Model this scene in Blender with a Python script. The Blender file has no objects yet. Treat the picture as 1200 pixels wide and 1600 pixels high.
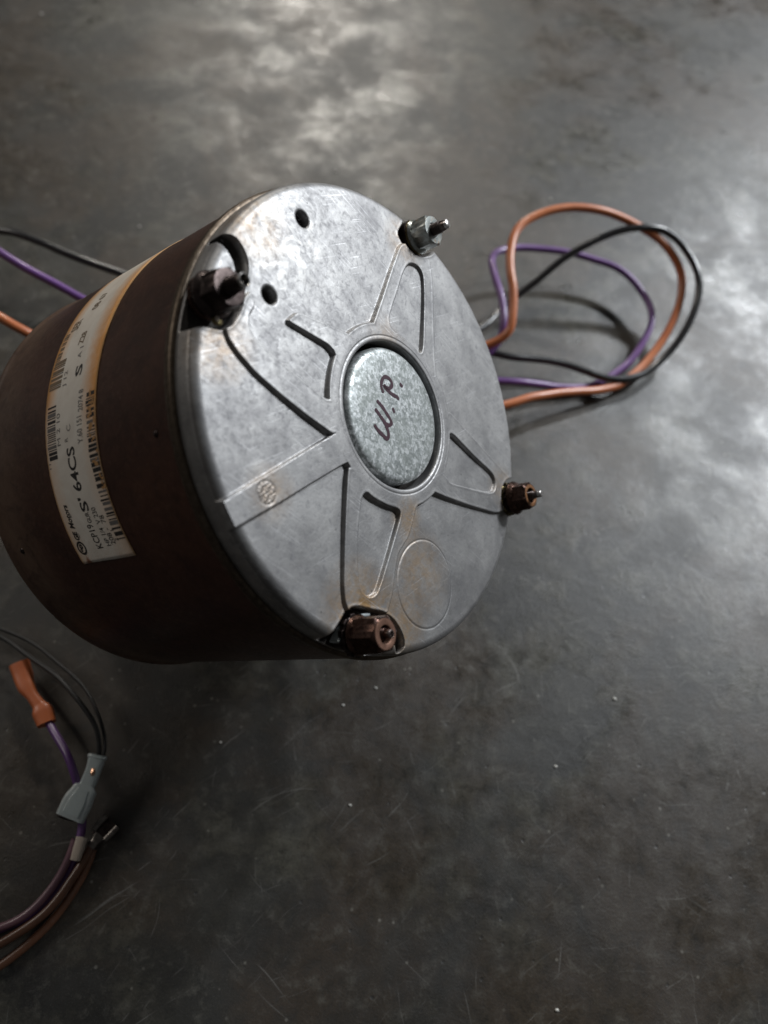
import bpy, bmesh, math, random
import numpy as np
from mathutils import Vector, Matrix, noise
random.seed(4)
sc = bpy.context.scene
MM = 0.001

# ---------------------------------------------------------------- camera
cd = bpy.data.cameras.new("camera"); cam = bpy.data.objects.new("camera", cd); sc.collection.objects.link(cam); sc.camera = cam
cd.sensor_fit = 'VERTICAL'; cd.sensor_height = 24.0; cd.lens = 24.0 * 1242.2 / 1600
cd.clip_start = 0.01; cd.clip_end = 50
cam.matrix_world = Matrix(((0.978148, -0.207912, 0.0, 0.032007), (0.183575, 0.863653, -0.469472, -0.136515), (0.097609, 0.459212, 0.882948, 0.319086), (0, 0, 0, 1)))
cd.dof.use_dof = True; cd.dof.focus_distance = 0.238; cd.dof.aperture_fstop = 5.4

# ---------------------------------------------------------------- light
world = bpy.data.worlds.new("World"); sc.world = world; world.use_nodes = True
bg = world.node_tree.nodes['Background']; bg.inputs[0].default_value = (0.98, 0.97, 0.95, 1); bg.inputs[1].default_value = 0.046
def lamp(name, foot, direction, dist, size, power, color):
    l = bpy.data.lights.new(name, 'AREA'); l.shape = 'RECTANGLE'; l.size = size[0]; l.size_y = size[1]; l.energy = power; l.color = color
    o = bpy.data.objects.new(name, l); sc.collection.objects.link(o)
    d = Vector(direction).normalized(); o.location = Vector(foot) + d * dist
    o.rotation_euler = (-d).to_track_quat('-Z', 'Y').to_euler(); return o
lamp('workshop_lamp_right', (0.16, 0.10, 0), (0.61, 0.54, 0.585), 1.35, (0.20, 0.14), 12.8, (0.92, 0.96, 1.0))
lamp('workshop_lamp_far_right', (0.225, 0.215, 0), (0.3675, 0.6754, 0.6234), 1.7, (0.10, 0.08), 13.5, (0.92, 0.96, 1.0))
lamp('label_fill_left', (-0.05, 0, 0.08), (-0.80, 0.22, 0.56), 2.6, (0.9, 0.7), 10, (1.0, 0.93, 0.85))  # unseen source, added as a dim warm fill to brighten the label
lamp('workshop_lamp_far', (-0.062, 0.32, 0), (-0.1676, 0.8082, 0.5646), 2.4, (0.2, 0.15), 16, (1.0, 0.95, 0.87))
sc.view_settings.view_transform = 'Standard'; sc.view_settings.look = 'None'; sc.view_settings.exposure = 0.08; sc.view_settings.gamma = 1

# measured outlines, millimetres
RIB_A = [[-60.0, 16.55], [-58.9, 13.1], [-56.6, 10.13], [-51.69, 5.69], [-44.15, 0.87], [-36.12, -3.69], [-26.86, -8.29], [-16.91, -3.79], [-20.61, 6.6], [-27.55, 1.04], [-37.06, 6.35], [-45.56, 11.42], [-50.66, 14.42], [-52.32, 17.07], [-51.93, 20.24], [-49.56, 23.31], [-50.69, 27.06], [-53.41, 24.2], [-55.26, 20.11]]
RIB_BAR = [[-26.77, -7.59], [-37.16, -12.63], [-46.13, -16.96], [-54.52, -21.01], [-64.72, -26.02], [-68.13, -27.51], [-66.18, -34.69], [-61.11, -32.28], [-55.36, -29.79], [-47.08, -26.23], [-35.87, -21.05], [-24.91, -16.14], [-18.39, -13.75], [-16.91, -3.79]]
RIB_C = [[-22.49, -16.22], [-23.32, -19.2], [-25.08, -28.7], [-26.62, -38.88], [-27.76, -47.74], [-27.72, -52.09], [-26.6, -55.37], [-20.75, -58.85], [-11.07, -57.24], [-7.94, -51.46], [-6.51, -46.17], [-4.49, -40.82], [0.73, -36.21], [3.71, -31.39], [5.04, -28.0], [6.79, -26.46], [2.96, -21.19], [-8.45, -19.65]]
RIB_D = [[13.29, 56.31], [6.28, 45.73], [-0.07, 35.57], [-6.71, 25.42], [-2.11, 20.45], [15.49, 15.2], [22.91, 10.01], [23.47, 20.54], [25.8, 33.72], [28.64, 47.35], [28.65, 55.05], [23.62, 59.17]]
RIB_E = [[27.19, 4.27], [32.98, 1.08], [39.68, -2.8], [46.67, -6.83], [54.35, -11.22], [64.42, -17.09], [62.41, -26.26], [51.59, -29.24], [34.07, -26.58], [21.13, -24.12], [14.12, -22.48], [13.77, -13.03]]
STUB = [[-39.64, 21.13], [-35.43, 24.5], [-26.62, 23.3], [-16.78, 21.56], [-13.46, 19.51], [-18.23, 14.16], [-23.13, 13.43], [-23.77, 15.5], [-25.49, 16.85], [-31.97, 18.82]]
PK_C = [[-17.41, -22.39], [-12.77, -25.35], [-7.23, -27.11], [-3.04, -27.83], [-2.04, -29.31], [-5.61, -35.5], [-10.1, -43.27], [-14.07, -49.93], [-15.83, -51.55], [-18.48, -51.85], [-20.86, -50.11], [-21.77, -46.79], [-21.47, -39.08], [-19.81, -30.46]]
PK_D = [[15.91, 50.44], [20.06, 51.08], [22.55, 49.99], [23.39, 47.61], [21.82, 39.3], [19.41, 30.34], [17.27, 22.44], [15.52, 20.71], [10.61, 23.76], [5.34, 25.65], [2.26, 26.88], [1.9, 29.4], [4.69, 33.97], [8.34, 39.45], [11.87, 45.44]]
PK_E = [[26.92, -2.63], [34.15, -6.65], [42.08, -11.04], [48.59, -13.96], [52.04, -16.01], [52.72, -19.08], [50.36, -22.24], [40.92, -21.39], [30.92, -20.21], [22.94, -19.24], [22.07, -15.64], [25.12, -10.39], [26.62, -6.17]]
CUT_B = [[-58.01, 41.18], [-56.85, 41.02], [-52.76, 40.35], [-50.4, 37.11], [-49.81, 33.91], [-51.29, 28.58], [-53.41, 24.2], [-54.35, 21.25], [-56.87, 17.73], [-58.94, 16.1], [-61.05, 15.42], [-65.89, 15.82], [-71.99, 13.33], [-76.05, 11.72], [-75.25, 20.43], [-69.86, 26.46], [-65.63, 29.32], [-58.45, 30.09], [-54.46, 28.39], [-53.81, 30.5], [-54.03, 33.4], [-55.12, 35.61], [-57.19, 37.84]]
CUT_C = [[-27.07, -55.16], [-25.5, -54.13], [-22.77, -54.05], [-17.81, -55.37], [-12.63, -56.56], [-8.15, -58.42], [-4.89, -62.35], [-3.58, -66.11], [-4.78, -68.3], [-6.56, -68.6], [-7.69, -66.84], [-8.27, -64.64], [-10.39, -66.14], [-13.95, -67.77], [-16.59, -70.86], [-33.94, -66.36], [-38.09, -62.9], [-33.46, -61.22], [-28.71, -57.16]]
CUT_A = [[13.84, 60.28], [14.43, 58.54], [16.82, 56.0], [21.46, 54.24], [27.4, 55.82], [33.96, 59.34], [37.19, 65.12], [38.94, 74.65], [20.46, 69.08], [16.88, 63.74]]
CUT_D = [[62.23, -16.49], [58.12, -18.68], [55.67, -21.89], [55.44, -25.23], [57.54, -28.1], [61.6, -29.89], [74.96, -29.94], [78.35, -15.46]]
HOLES = [[-28.57, 52.34], [-43.67, 27.51]]
BOSS = [8.42, -50.09, 13.19]
BADGE = [-51.48, -23.91]
TAB = [[-29.92, -62.42], [-28.19, -60.46], [-25.96, -58.69], [-23.25, -57.28], [-20.07, -56.57], [-17.21, -56.68]]
CLIP = [-61.15, 17.45]
GLINT = [-22.98, -58.38]
INK = [[[-4.65, 6.48], [-5.11, 7.94], [-4.54, 9.72], [-3.2, 10.92], [-1.46, 10.88], [-0.27, 9.88], [-0.22, 8.73], [-1.37, 7.82], [-2.83, 7.76], [-3.79, 8.29], [-3.41, 7.77], [-1.83, 6.73], [-0.2, 5.93], [1.52, 5.58], [2.05, 5.14]], [[3.99, 9.61], [4.53, 9.21]], [[-7.44, 3.15], [-5.77, 1.9], [-4.15, 0.17], [-2.59, -1.65], [-2.37, -2.85], [-3.75, -3.46], [-5.34, -2.65], [-7.06, -0.93], [-8.63, 0.56]], [[-5.69, -2.31], [-4.94, -3.75], [-4.2, -5.19], [-4.21, -6.7], [-5.14, -7.51], [-6.55, -6.68], [-8.34, -5.52], [-9.74, -4.15]], [[-0.79, 1.57], [-0.54, 0.9]]]
PLATE_C = [-0.68, -0.72]
WIRES = {"orange": [[-30.4, 62.1, 33.4], [-36.1, 64.5, 27.8], [-22.0, 76.0, 20.0], [2.0, 88.0, 13.0], [25.0, 104.0, 11.0], [47.2, 119.4, 10.0], [59.9, 124.0, 16.0], [71.0, 129.3, 20.0], [73.4, 131.8, 24.0], [73.7, 136.6, 26.0], [73.0, 144.7, 30.0], [70.9, 152.0, 33.0], [67.8, 159.0, 36.0], [65.6, 167.4, 38.0], [65.7, 178.1, 40.0], [68.6, 185.4, 42.0], [74.7, 193.4, 43.0], [84.3, 199.6, 44.0], [94.4, 204.2, 44.0], [109.6, 208.4, 42.0], [123.4, 209.2, 39.0], [136.8, 207.6, 35.0], [147.6, 205.4, 31.0], [155.4, 200.0, 27.0], [159.7, 194.2, 23.0], [160.9, 183.9, 19.0], [159.2, 170.3, 14.0], [154.6, 158.6, 10.0], [148.6, 146.6, 7.0], [141.9, 137.6, 6.0], [134.7, 129.3, 5.0], [126.8, 124.2, 6.0], [113.8, 117.3, 9.0], [101.3, 110.4, 12.0], [89.3, 103.3, 14.0], [79.9, 96.2, 15.0], [69.4, 90.0, 14.0], [48.7, 88.3, 10.0], [8.5, 88.4, 6.0], [-30.8, 82.0, 6.0], [-69.2, 76.5, 10.0], [-105.5, 71.1, 18.0], [-123.8, 68.3, 24.0], [-135.2, 66.8, 30.0], [-141.2, 66.2, 34.0], [-148.4, 67.4, 37.0], [-164.6, 72.8, 38.0], [-188.2, 78.8, 36.0], [-247.1, 90.8, 21.6], [-317.5, 97.7, 9.0], [-411.0, 95.5, 3.6]], "purple": [[-28.1, 58.4, 31.4], [-33.8, 60.8, 25.8], [-21.0, 81.0, 18.0], [2.0, 95.0, 13.0], [25.0, 110.0, 11.0], [48.7, 111.3, 8.0], [61.6, 120.0, 10.0], [68.4, 128.5, 14.0], [71.0, 133.0, 18.0], [70.8, 139.4, 22.0], [68.8, 147.7, 24.0], [65.3, 156.8, 25.0], [61.3, 166.1, 25.0], [58.8, 175.0, 24.0], [59.4, 183.1, 22.0], [63.9, 189.8, 20.0], [75.7, 196.6, 18.0], [92.0, 202.0, 17.0], [103.4, 203.0, 16.0], [114.8, 202.8, 15.0], [126.4, 201.1, 14.0], [135.9, 197.6, 13.0], [144.1, 188.7, 12.0], [148.0, 180.6, 11.0], [149.6, 171.2, 10.0], [148.0, 162.7, 8.0], [142.4, 151.8, 6.0], [136.1, 141.6, 4.0], [129.5, 133.3, 3.0], [123.4, 127.8, 3.0], [113.0, 122.1, 4.0], [104.6, 119.4, 5.0], [94.7, 117.3, 8.0], [86.1, 115.2, 10.0], [76.0, 112.4, 11.0], [61.6, 108.3, 10.0], [33.3, 108.0, 7.0], [-1.5, 106.3, 5.0], [-38.9, 101.5, 6.0], [-74.4, 95.3, 14.0], [-101.6, 90.3, 26.0], [-115.0, 89.7, 32.0], [-128.6, 90.1, 37.0], [-137.6, 90.5, 40.0], [-147.6, 93.2, 43.0], [-157.7, 96.1, 45.0], [-178.6, 105.0, 46.0], [-203.4, 113.3, 45.0], [-261.2, 129.6, 27.0], [-331.0, 141.7, 11.2], [-424.3, 146.4, 4.5]], "black": [[-33.1, 64.9, 32.4], [-38.8, 67.3, 26.8], [-20.0, 86.0, 16.0], [2.0, 102.0, 13.0], [25.0, 116.0, 11.0], [45.4, 131.4, 10.0], [57.2, 137.6, 9.0], [63.3, 146.3, 8.0], [67.4, 156.5, 8.0], [72.6, 164.9, 9.0], [78.3, 170.4, 12.0], [83.8, 175.0, 16.0], [89.7, 181.5, 20.0], [95.5, 187.9, 24.0], [100.4, 191.0, 28.0], [108.4, 196.5, 32.0], [116.7, 201.6, 35.0], [125.4, 205.6, 37.0], [133.4, 207.8, 38.0], [142.4, 209.8, 37.0], [151.3, 208.6, 35.0], [158.7, 202.8, 33.0], [164.3, 195.8, 30.0], [167.0, 188.0, 27.0], [167.8, 179.2, 23.0], [166.0, 167.9, 18.0], [161.4, 156.6, 13.0], [155.2, 147.4, 9.0], [148.4, 139.4, 8.0], [140.3, 132.7, 8.0], [132.1, 129.3, 8.0], [123.8, 129.0, 8.0], [115.3, 131.6, 8.0], [105.7, 134.0, 8.0], [97.1, 132.7, 9.0], [87.7, 130.2, 10.0], [79.4, 128.1, 11.0], [70.0, 126.9, 12.0], [58.9, 128.8, 10.0], [30.0, 128.5, 6.0], [-5.8, 126.8, 4.0], [-44.9, 124.6, 4.0], [-83.6, 123.0, 8.0], [-106.1, 124.1, 12.0], [-118.7, 124.9, 15.0], [-130.5, 123.7, 18.0], [-143.1, 124.5, 20.0], [-159.6, 127.6, 22.0], [-171.4, 130.8, 22.0], [-180.6, 130.7, 20.0], [-196.2, 127.8, 18.0], [-216.5, 120.6, 15.0], [-274.0, 103.3, 9.0], [-343.5, 89.9, 3.8], [-436.8, 83.6, 2.0]], "bl_purple_top": [[-74.6, -87.9, 9.0], [-71.1, -90.7, 10.0], [-66.3, -95.0, 12.0], [-62.1, -98.5, 14.0], [-58.6, -102.5, 14.0], [-56.3, -106.3, 12.0], [-54.3, -110.0, 8.0], [-52.3, -114.7, 6.0], [-50.7, -118.8, 5.0], [-49.7, -122.3, 5.0], [-49.3, -127.4, 4.5], [-49.5, -132.5, 4.0], [-50.3, -136.9, 3.5], [-52.3, -142.2, 3.0], [-55.8, -147.8, 2.5], [-60.8, -152.8, 2.0], [-66.3, -156.2, 2.0], [-72.9, -158.8, 2.0], [-79.8, -160.4, 2.0], [-138.9, -171.1, 2.0], [-209.5, -176.6, 2.0], [-302.9, -172.4, 2.0]], "bl_black": [[-50.5, -97.7, 14.0], [-51.1, -94.8, 15.0], [-52.7, -90.6, 16.0], [-55.2, -86.5, 17.0], [-58.8, -83.0, 18.0], [-64.4, -78.8, 18.0], [-71.3, -74.6, 17.0], [-81.7, -69.5, 14.0], [-92.1, -64.8, 11.0], [-99.2, -61.9, 9.0], [-105.4, -60.3, 8.0], [-113.7, -59.4, 8.0], [-122.5, -59.5, 8.0], [-182.5, -57.3, 4.8], [-252.6, -47.5, 2.0], [-342.9, -23.3, 2.0]], "bl_black_thin": [[-49.4, -97.5, 14.0], [-49.1, -94.4, 15.0], [-50.2, -89.9, 15.0], [-53.3, -84.6, 14.0], [-58.2, -79.3, 12.0], [-66.1, -72.8, 10.0], [-77.8, -65.9, 8.0], [-91.6, -60.5, 7.0], [-106.5, -56.5, 7.0], [-120.8, -54.1, 7.0], [-179.5, -41.3, 4.2], [-246.8, -19.2, 2.0], [-331.4, 20.5, 2.0]], "bl_brown_a": [[-44.7, -125.8, 5.0], [-44.8, -129.5, 5.5], [-45.9, -133.4, 6.0], [-47.7, -138.0, 6.0], [-49.7, -142.9, 6.0], [-52.5, -147.9, 5.5], [-56.3, -152.3, 5.0], [-60.5, -156.8, 5.0], [-64.9, -160.9, 5.0], [-70.5, -165.2, 5.0], [-78.1, -169.8, 5.0], [-130.9, -198.4, 3.0], [-196.3, -225.5, 2.0], [-286.4, -250.6, 2.0]], "bl_brown_b": [[-44.4, -126.3, 3.0], [-44.2, -130.6, 2.5], [-45.0, -135.1, 2.2], [-46.6, -140.4, 2.0], [-48.9, -145.8, 2.0], [-51.2, -151.7, 2.0], [-54.5, -157.1, 2.0], [-58.4, -162.4, 2.0], [-62.5, -167.1, 2.0], [-68.6, -172.1, 2.0], [-76.0, -177.2, 2.0], [-127.0, -208.9, 2.0], [-190.7, -239.8, 2.0], [-279.1, -270.2, 2.0]], "bl_pink": [[-50.6, -124.3, 8.0], [-50.5, -128.6, 7.5], [-50.6, -133.6, 7.0], [-51.6, -138.0, 6.5], [-53.8, -143.3, 6.0], [-57.0, -148.7, 5.0], [-61.4, -153.3, 4.5], [-67.0, -156.7, 4.0], [-73.5, -159.2, 4.0], [-82.3, -161.5, 4.0], [-141.1, -173.9, 2.4], [-211.5, -181.3, 2.0], [-304.9, -179.7, 2.0]]}
ORANGE_CONN = [[-93.3, -68.9, 8.0], [-90.4, -72.7, 8.0], [-87.5, -76.5, 8.5], [-83.2, -80.1, 9.0], [-80.1, -82.4, 9.0], [-77.5, -84.8, 9.0], [-74.5, -88.7, 9.0]]
CLEAR_CONN = [[-51.1, -96.4, 14.0], [-51.1, -101.6, 13.0], [-51.7, -106.6, 12.0], [-52.0, -108.5, 12.0], [-53.3, -113.2, 11.0], [-54.2, -118.4, 10.0]]
SPADE = [[-45.2, -125.9, 5.0], [-44.4, -123.9, 5.0], [-43.3, -121.4, 5.0], [-40.5, -116.4, 5.0]]
SLEEVE = [[-48.5, -123.5, 8.0], [-48.3, -126.7, 8.0], [-48.2, -131.0, 7.5]]
GRIT = [[-244.1, 329.7, 0.0], [-157.2, 373.9, 0.0], [-36.3, 245.3, 0.0], [89.6, 259.8, -0.0], [43.6, -47.0, 0.0], [32.1, -56.7, -0.0], [119.8, -63.0, -0.0], [42.6, -93.3, 0.0], [142.2, -30.6, 0.0], [-11.3, -80.6, 0.0], [-128.1, 171.9, 0.0], [127.2, -145.3, -0.0]]

# ---------------------------------------------------------------- helpers
class N:
    """tiny node-graph writer; positions in millimetres"""
    def __init__(s, name):
        s.m = bpy.data.materials.new(name); s.m.use_nodes = True; s.t = s.m.node_tree; s.n = s.t.nodes; s.l = s.t.links
        s.b = s.n['Principled BSDF']
        tc = s.n.new('ShaderNodeTexCoord'); mp = s.n.new('ShaderNodeMapping'); mp.inputs['Scale'].default_value = (1000, 1000, 1000)
        s.l.new(tc.outputs['Object'], mp.inputs[0]); s.mm = mp.outputs[0]; s.tc = tc
    def put(s, sock, v):
        if isinstance(v, bpy.types.NodeSocket): s.l.new(v, sock)
        elif isinstance(v, (tuple, list)) and len(v) == 3 and sock.type == 'RGBA': sock.default_value = (*v, 1)
        else: sock.default_value = v
    def map(s, scale, rot=(0, 0, 0), loc=(0, 0, 0), src=None):
        if any(rot):                                  # turn first, then stretch
            q = s.n.new('ShaderNodeMapping'); q.inputs['Rotation'].default_value = rot; s.l.new(src or s.mm, q.inputs[0]); src = q.outputs[0]
        m = s.n.new('ShaderNodeMapping'); m.inputs['Scale'].default_value = scale; m.inputs['Location'].default_value = loc
        s.l.new(src or s.mm, m.inputs[0]); return m.outputs[0]
    def noise(s, scale, detail=5, rough=.55, dist=0, vec=None, color=False):
        n = s.n.new('ShaderNodeTexNoise'); n.inputs['Scale'].default_value = scale; n.inputs['Detail'].default_value = detail
        n.inputs['Roughness'].default_value = rough; n.inputs['Distortion'].default_value = dist
        s.l.new(vec or s.mm, n.inputs['Vector']); return n.outputs['Color' if color else 'Fac']
    def voro(s, scale, feat='F1', out='Distance', vec=None, rnd=1):
        n = s.n.new('ShaderNodeTexVoronoi'); n.feature = feat; n.inputs['Scale'].default_value = scale; n.inputs['Randomness'].default_value = rnd
        s.l.new(vec or s.mm, n.inputs['Vector']); return n.outputs[out]
    def ramp(s, f, *st, ease='LINEAR'):
        r = s.n.new('ShaderNodeValToRGB'); r.color_ramp.interpolation = ease; e = r.color_ramp.elements
        while len(e) < len(st): e.new(.5)
        for k, (p, c) in enumerate(st):
            e[k].position = p; e[k].color = (c, c, c, 1) if not isinstance(c, tuple) else (*c, 1)
        s.l.new(f, r.inputs[0]); return r.outputs[0]
    def mix(s, f, a, b, mode='MIX'):
        m = s.n.new('ShaderNodeMix'); m.data_type = 'RGBA'; m.blend_type = mode
        s.put(m.inputs[0], f); s.put(m.inputs[6], a); s.put(m.inputs[7], b); return m.outputs[2]
    def math(s, op, a, b=0.0, c=0.0, clamp=False):
        m = s.n.new('ShaderNodeMath'); m.operation = op; m.use_clamp = clamp
        s.put(m.inputs[0], a); s.put(m.inputs[1], b); s.put(m.inputs[2], c); return m.outputs[0]
    def xyz(s, src=None):
        m = s.n.new('ShaderNodeSeparateXYZ'); s.l.new(src or s.mm, m.inputs[0]); return m.outputs
    def dist(s, p, src=None):
        v = s.n.new('ShaderNodeVectorMath'); v.operation = 'DISTANCE'; s.l.new(src or s.mm, v.inputs[0]); v.inputs[1].default_value = p; return v.outputs['Value']
    def bump(s, h, strength=.3, d=.2, prev=None):
        b = s.n.new('ShaderNodeBump'); b.inputs['Strength'].default_value = strength; b.inputs['Distance'].default_value = d * MM
        s.put(b.inputs['Height'], h)
        if prev: s.l.new(prev, b.inputs['Normal'])
        return b.outputs[0]
    def set(s, **k):
        for a, v in k.items(): s.put(s.b.inputs[{'color': 'Base Color', 'rough': 'Roughness', 'metal': 'Metallic', 'normal': 'Normal', 'spec': 'Specular IOR Level', 'trans': 'Transmission Weight', 'coat': 'Coat Weight', 'coatr': 'Coat Roughness', 'ior': 'IOR', 'sub': 'Subsurface Weight'}[a]], v)
        return s.m

def link(name, mesh, mat, parent=None, smooth=True):
    o = bpy.data.objects.new(name, mesh); sc.collection.objects.link(o)
    if mat:
        mesh.materials.clear(); mesh.materials.append(mat)
    if parent: o.parent = parent
    if smooth and len(mesh.polygons): mesh.polygons.foreach_set('use_smooth', [True] * len(mesh.polygons))
    return o
def mesh_from(verts, faces, name='m'):
    me = bpy.data.meshes.new(name); me.from_pydata([tuple(v) for v in verts], [], faces); me.update(); return me
def tag(o, label=None, cat=None, group=None, kind=None):
    for k, v in (('label', label), ('category', cat), ('group', group), ('kind', kind)):
        if v: o[k] = v
    return o
def sharp(o, deg=35):
    o.data.set_sharp_from_angle(angle=math.radians(deg)); return o
def grid_faces(nu, nv, closed=True):
    F = []
    for i in range(nu - 1):
        for j in range(nv if closed else nv - 1):
            a = i * nv + j; b = i * nv + (j + 1) % nv
            F.append((a, b, b + nv, a + nv))
    return F
def lathe(prof, segs=64, rmod=None, c=(0, 0)):
    """profile of (radius mm, z mm) turned about z; rmod(theta, r, z) may reshape it"""
    V = []
    for r, z in prof:
        for j in range(segs):
            t = 2 * math.pi * j / segs; rr = rmod(t, r, z) if rmod else r
            V.append(((c[0] + rr * math.cos(t)) * MM, (c[1] + rr * math.sin(t)) * MM, z * MM))
    me = mesh_from(V, grid_faces(len(prof), segs)); return me
def hexr(a):
    def f(t, r, z):
        k = (t % (math.pi / 3)) - math.pi / 6
        return min(r, a / math.cos(k))
    return f
def spline(P, n=6):
    P = [Vector(p) for p in P]; Q = [2 * P[0] - P[1]] + P + [2 * P[-1] - P[-2]]; out = []
    for i in range(len(Q) - 3):
        a, b, c, d = Q[i:i + 4]
        for k in range(n):
            t = k / n
            out.append(.5 * ((2 * b) + (c - a) * t + (2 * a - 5 * b + 4 * c - d) * t * t + (3 * b - a - 3 * c + d) * t ** 3))
    out.append(P[-1]); return out
def smooth_pts(P, it=2):
    P = [Vector(p) for p in P]
    for _ in range(it): P = [P[0]] + [(P[i - 1] + 2 * P[i] + P[i + 1]) / 4 for i in range(1, len(P) - 1)] + [P[-1]]
    return P
def sweep(P, rad, segs=12, flat=None, power=2.0, caps=True):
    """tube along points in mm; rad number or per-point list; flat = per-point height list for flattened sections"""
    P = [Vector(p) for p in P]; n = len(P); V = []; T0 = None; up = None
    for i in range(n):
        T = (P[min(i + 1, n - 1)] - P[max(i - 1, 0)]).normalized()
        if flat is not None or up is None: up = Vector((0, 0, 1)) - T * T.z
        else: up = up - T * up.dot(T)
        up.normalize(); S = T.cross(up)
        r = rad[i] if isinstance(rad, (list, tuple)) else rad
        h = flat[i] if flat is not None else r
        for j in range(segs):
            t = 2 * math.pi * j / segs; c, s_ = math.cos(t), math.sin(t)
            if power != 2:
                c = math.copysign(abs(c) ** (2 / power), c); s_ = math.copysign(abs(s_) ** (2 / power), s_)
            V.append((P[i] + S * (r * c) + up * (h * s_)) * MM)
    F = grid_faces(n, segs)
    if caps: F += [tuple(range(segs)), tuple(range((n - 1) * segs, n * segs))[::-1]]
    return mesh_from(V, F)

# ---------------------------------------------------------------- materials
def m_floor():
    g = N('dark_trowelled_concrete')
    big = g.noise(.007, 7, .66, .3); mid = g.noise(.024, 9, .7, .25, vec=g.map((1, 1, 1), loc=(31, 7, 0))); fine = g.noise(.12, 9, .72, .2); grain = g.noise(1.1, 4, .7)
    streak = g.noise(.02, 8, .7, .4, vec=g.map((1, .35, 1), rot=(0, 0, .9), loc=(5, 5, 0)))
    c = g.mix(g.ramp(big, (.40, 0.), (.62, 1.)), (.0022, .0020, .0015), (.031, .029, .0225))
    c = g.mix(g.ramp(mid, (.49, 0.), (.60, .9)), c, (.070, .066, .052))
    c = g.mix(g.ramp(streak, (.5, 0.), (.6, .7)), c, (.010, .0095, .008))
    c = g.mix(g.ramp(g.noise(.011, 5, .6, .5, vec=g.map((1, 1, 1), loc=(90, 40, 3))), (.46, 0.), (.58, .8)), c, (.034, .022, .012))
    c = g.mix(g.ramp(fine, (.3, .8), (.5, 0.), ), c, (.010, .010, .009))
    c = g.mix(g.ramp(fine, (.54, 0.), (.74, .6)), c, (.115, .11, .092))
    c = g.mix(g.ramp(grain, (.3, .7), (.5, 0.)), c, (.008, .008, .007))
    c = g.mix(g.ramp(g.noise(2.4, 3, .6), (.6, 0.), (.78, .6)), c, (.15, .145, .125))
    # fine scratches
    scr = None
    for k, (rot, sx, lo) in enumerate(((.6, .9, .65), (-.75, .7, .65), (1.35, .8, .66), (-.3, 1.1, .66), (2.1, .6, .66))):
        wq = g.n.new('ShaderNodeVectorMath'); wq.operation = 'MULTIPLY_ADD'; g.l.new(g.noise(.018, 2, .5, color=True), wq.inputs[0]); wq.inputs[1].default_value = (26, 26, 0); g.l.new(g.mm, wq.inputs[2])
        n_ = g.noise(1, 3, .6, .1, vec=g.map((.016 + .006 * k, sx, .1), rot=(0, 0, rot), loc=(k * 13.1, 4.2 * k, 0), src=wq.outputs[0]))
        mk = g.math('MULTIPLY', g.ramp(n_, (lo, 0.), (lo + .05, 1.)), g.ramp(g.noise(.03, 3, .5, 0, vec=g.map((1, 1, 1), loc=(k * 50, 9, 0))), (.47, 0.), (.58, 1.)))
        scr = mk if scr is None else g.math('MAXIMUM', scr, mk)
    c = g.mix(g.math('MULTIPLY', scr, .5), c, (.17, .165, .155))
    # pale aggregate specks and dark pits
    sp = g.voro(.16, vec=g.map((1, 1, 0)))
    spk = g.math('MULTIPLY', g.ramp(sp, (.06, 1.), (.12, 0.)), g.ramp(g.noise(.05, 2), (.46, 0.), (.58, 1.)))
    c = g.mix(g.math('MULTIPLY', spk, .5), c, (.24, .23, .20))
    pit = g.ramp(g.voro(.11, vec=g.map((1, 1, 0), loc=(7, 3, 0))), (.04, 1.), (.085, 0.))
    c = g.mix(g.math('MULTIPLY', pit, .7), c, (.012, .012, .012))
    r = g.ramp(mid, (.41, .52), (.62, .25)); r = g.mix(g.ramp(fine, (.40, 0.), (.68, .6)), r, (.52, .52, .52)); r = g.mix(g.ramp(streak, (.45, 0.), (.7, .5)), r, (.54, .54, .54))
    h = g.math('ADD', g.math('MULTIPLY', fine, .6), g.math('MULTIPLY', grain, .3)); h = g.math('SUBTRACT', h, g.math('MULTIPLY', pit, .25)); h = g.math('ADD', h, g.math('MULTIPLY', mid, .8))
    return g.set(color=c, rough=r, spec=.85, normal=g.bump(h, .55, .55))
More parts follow.
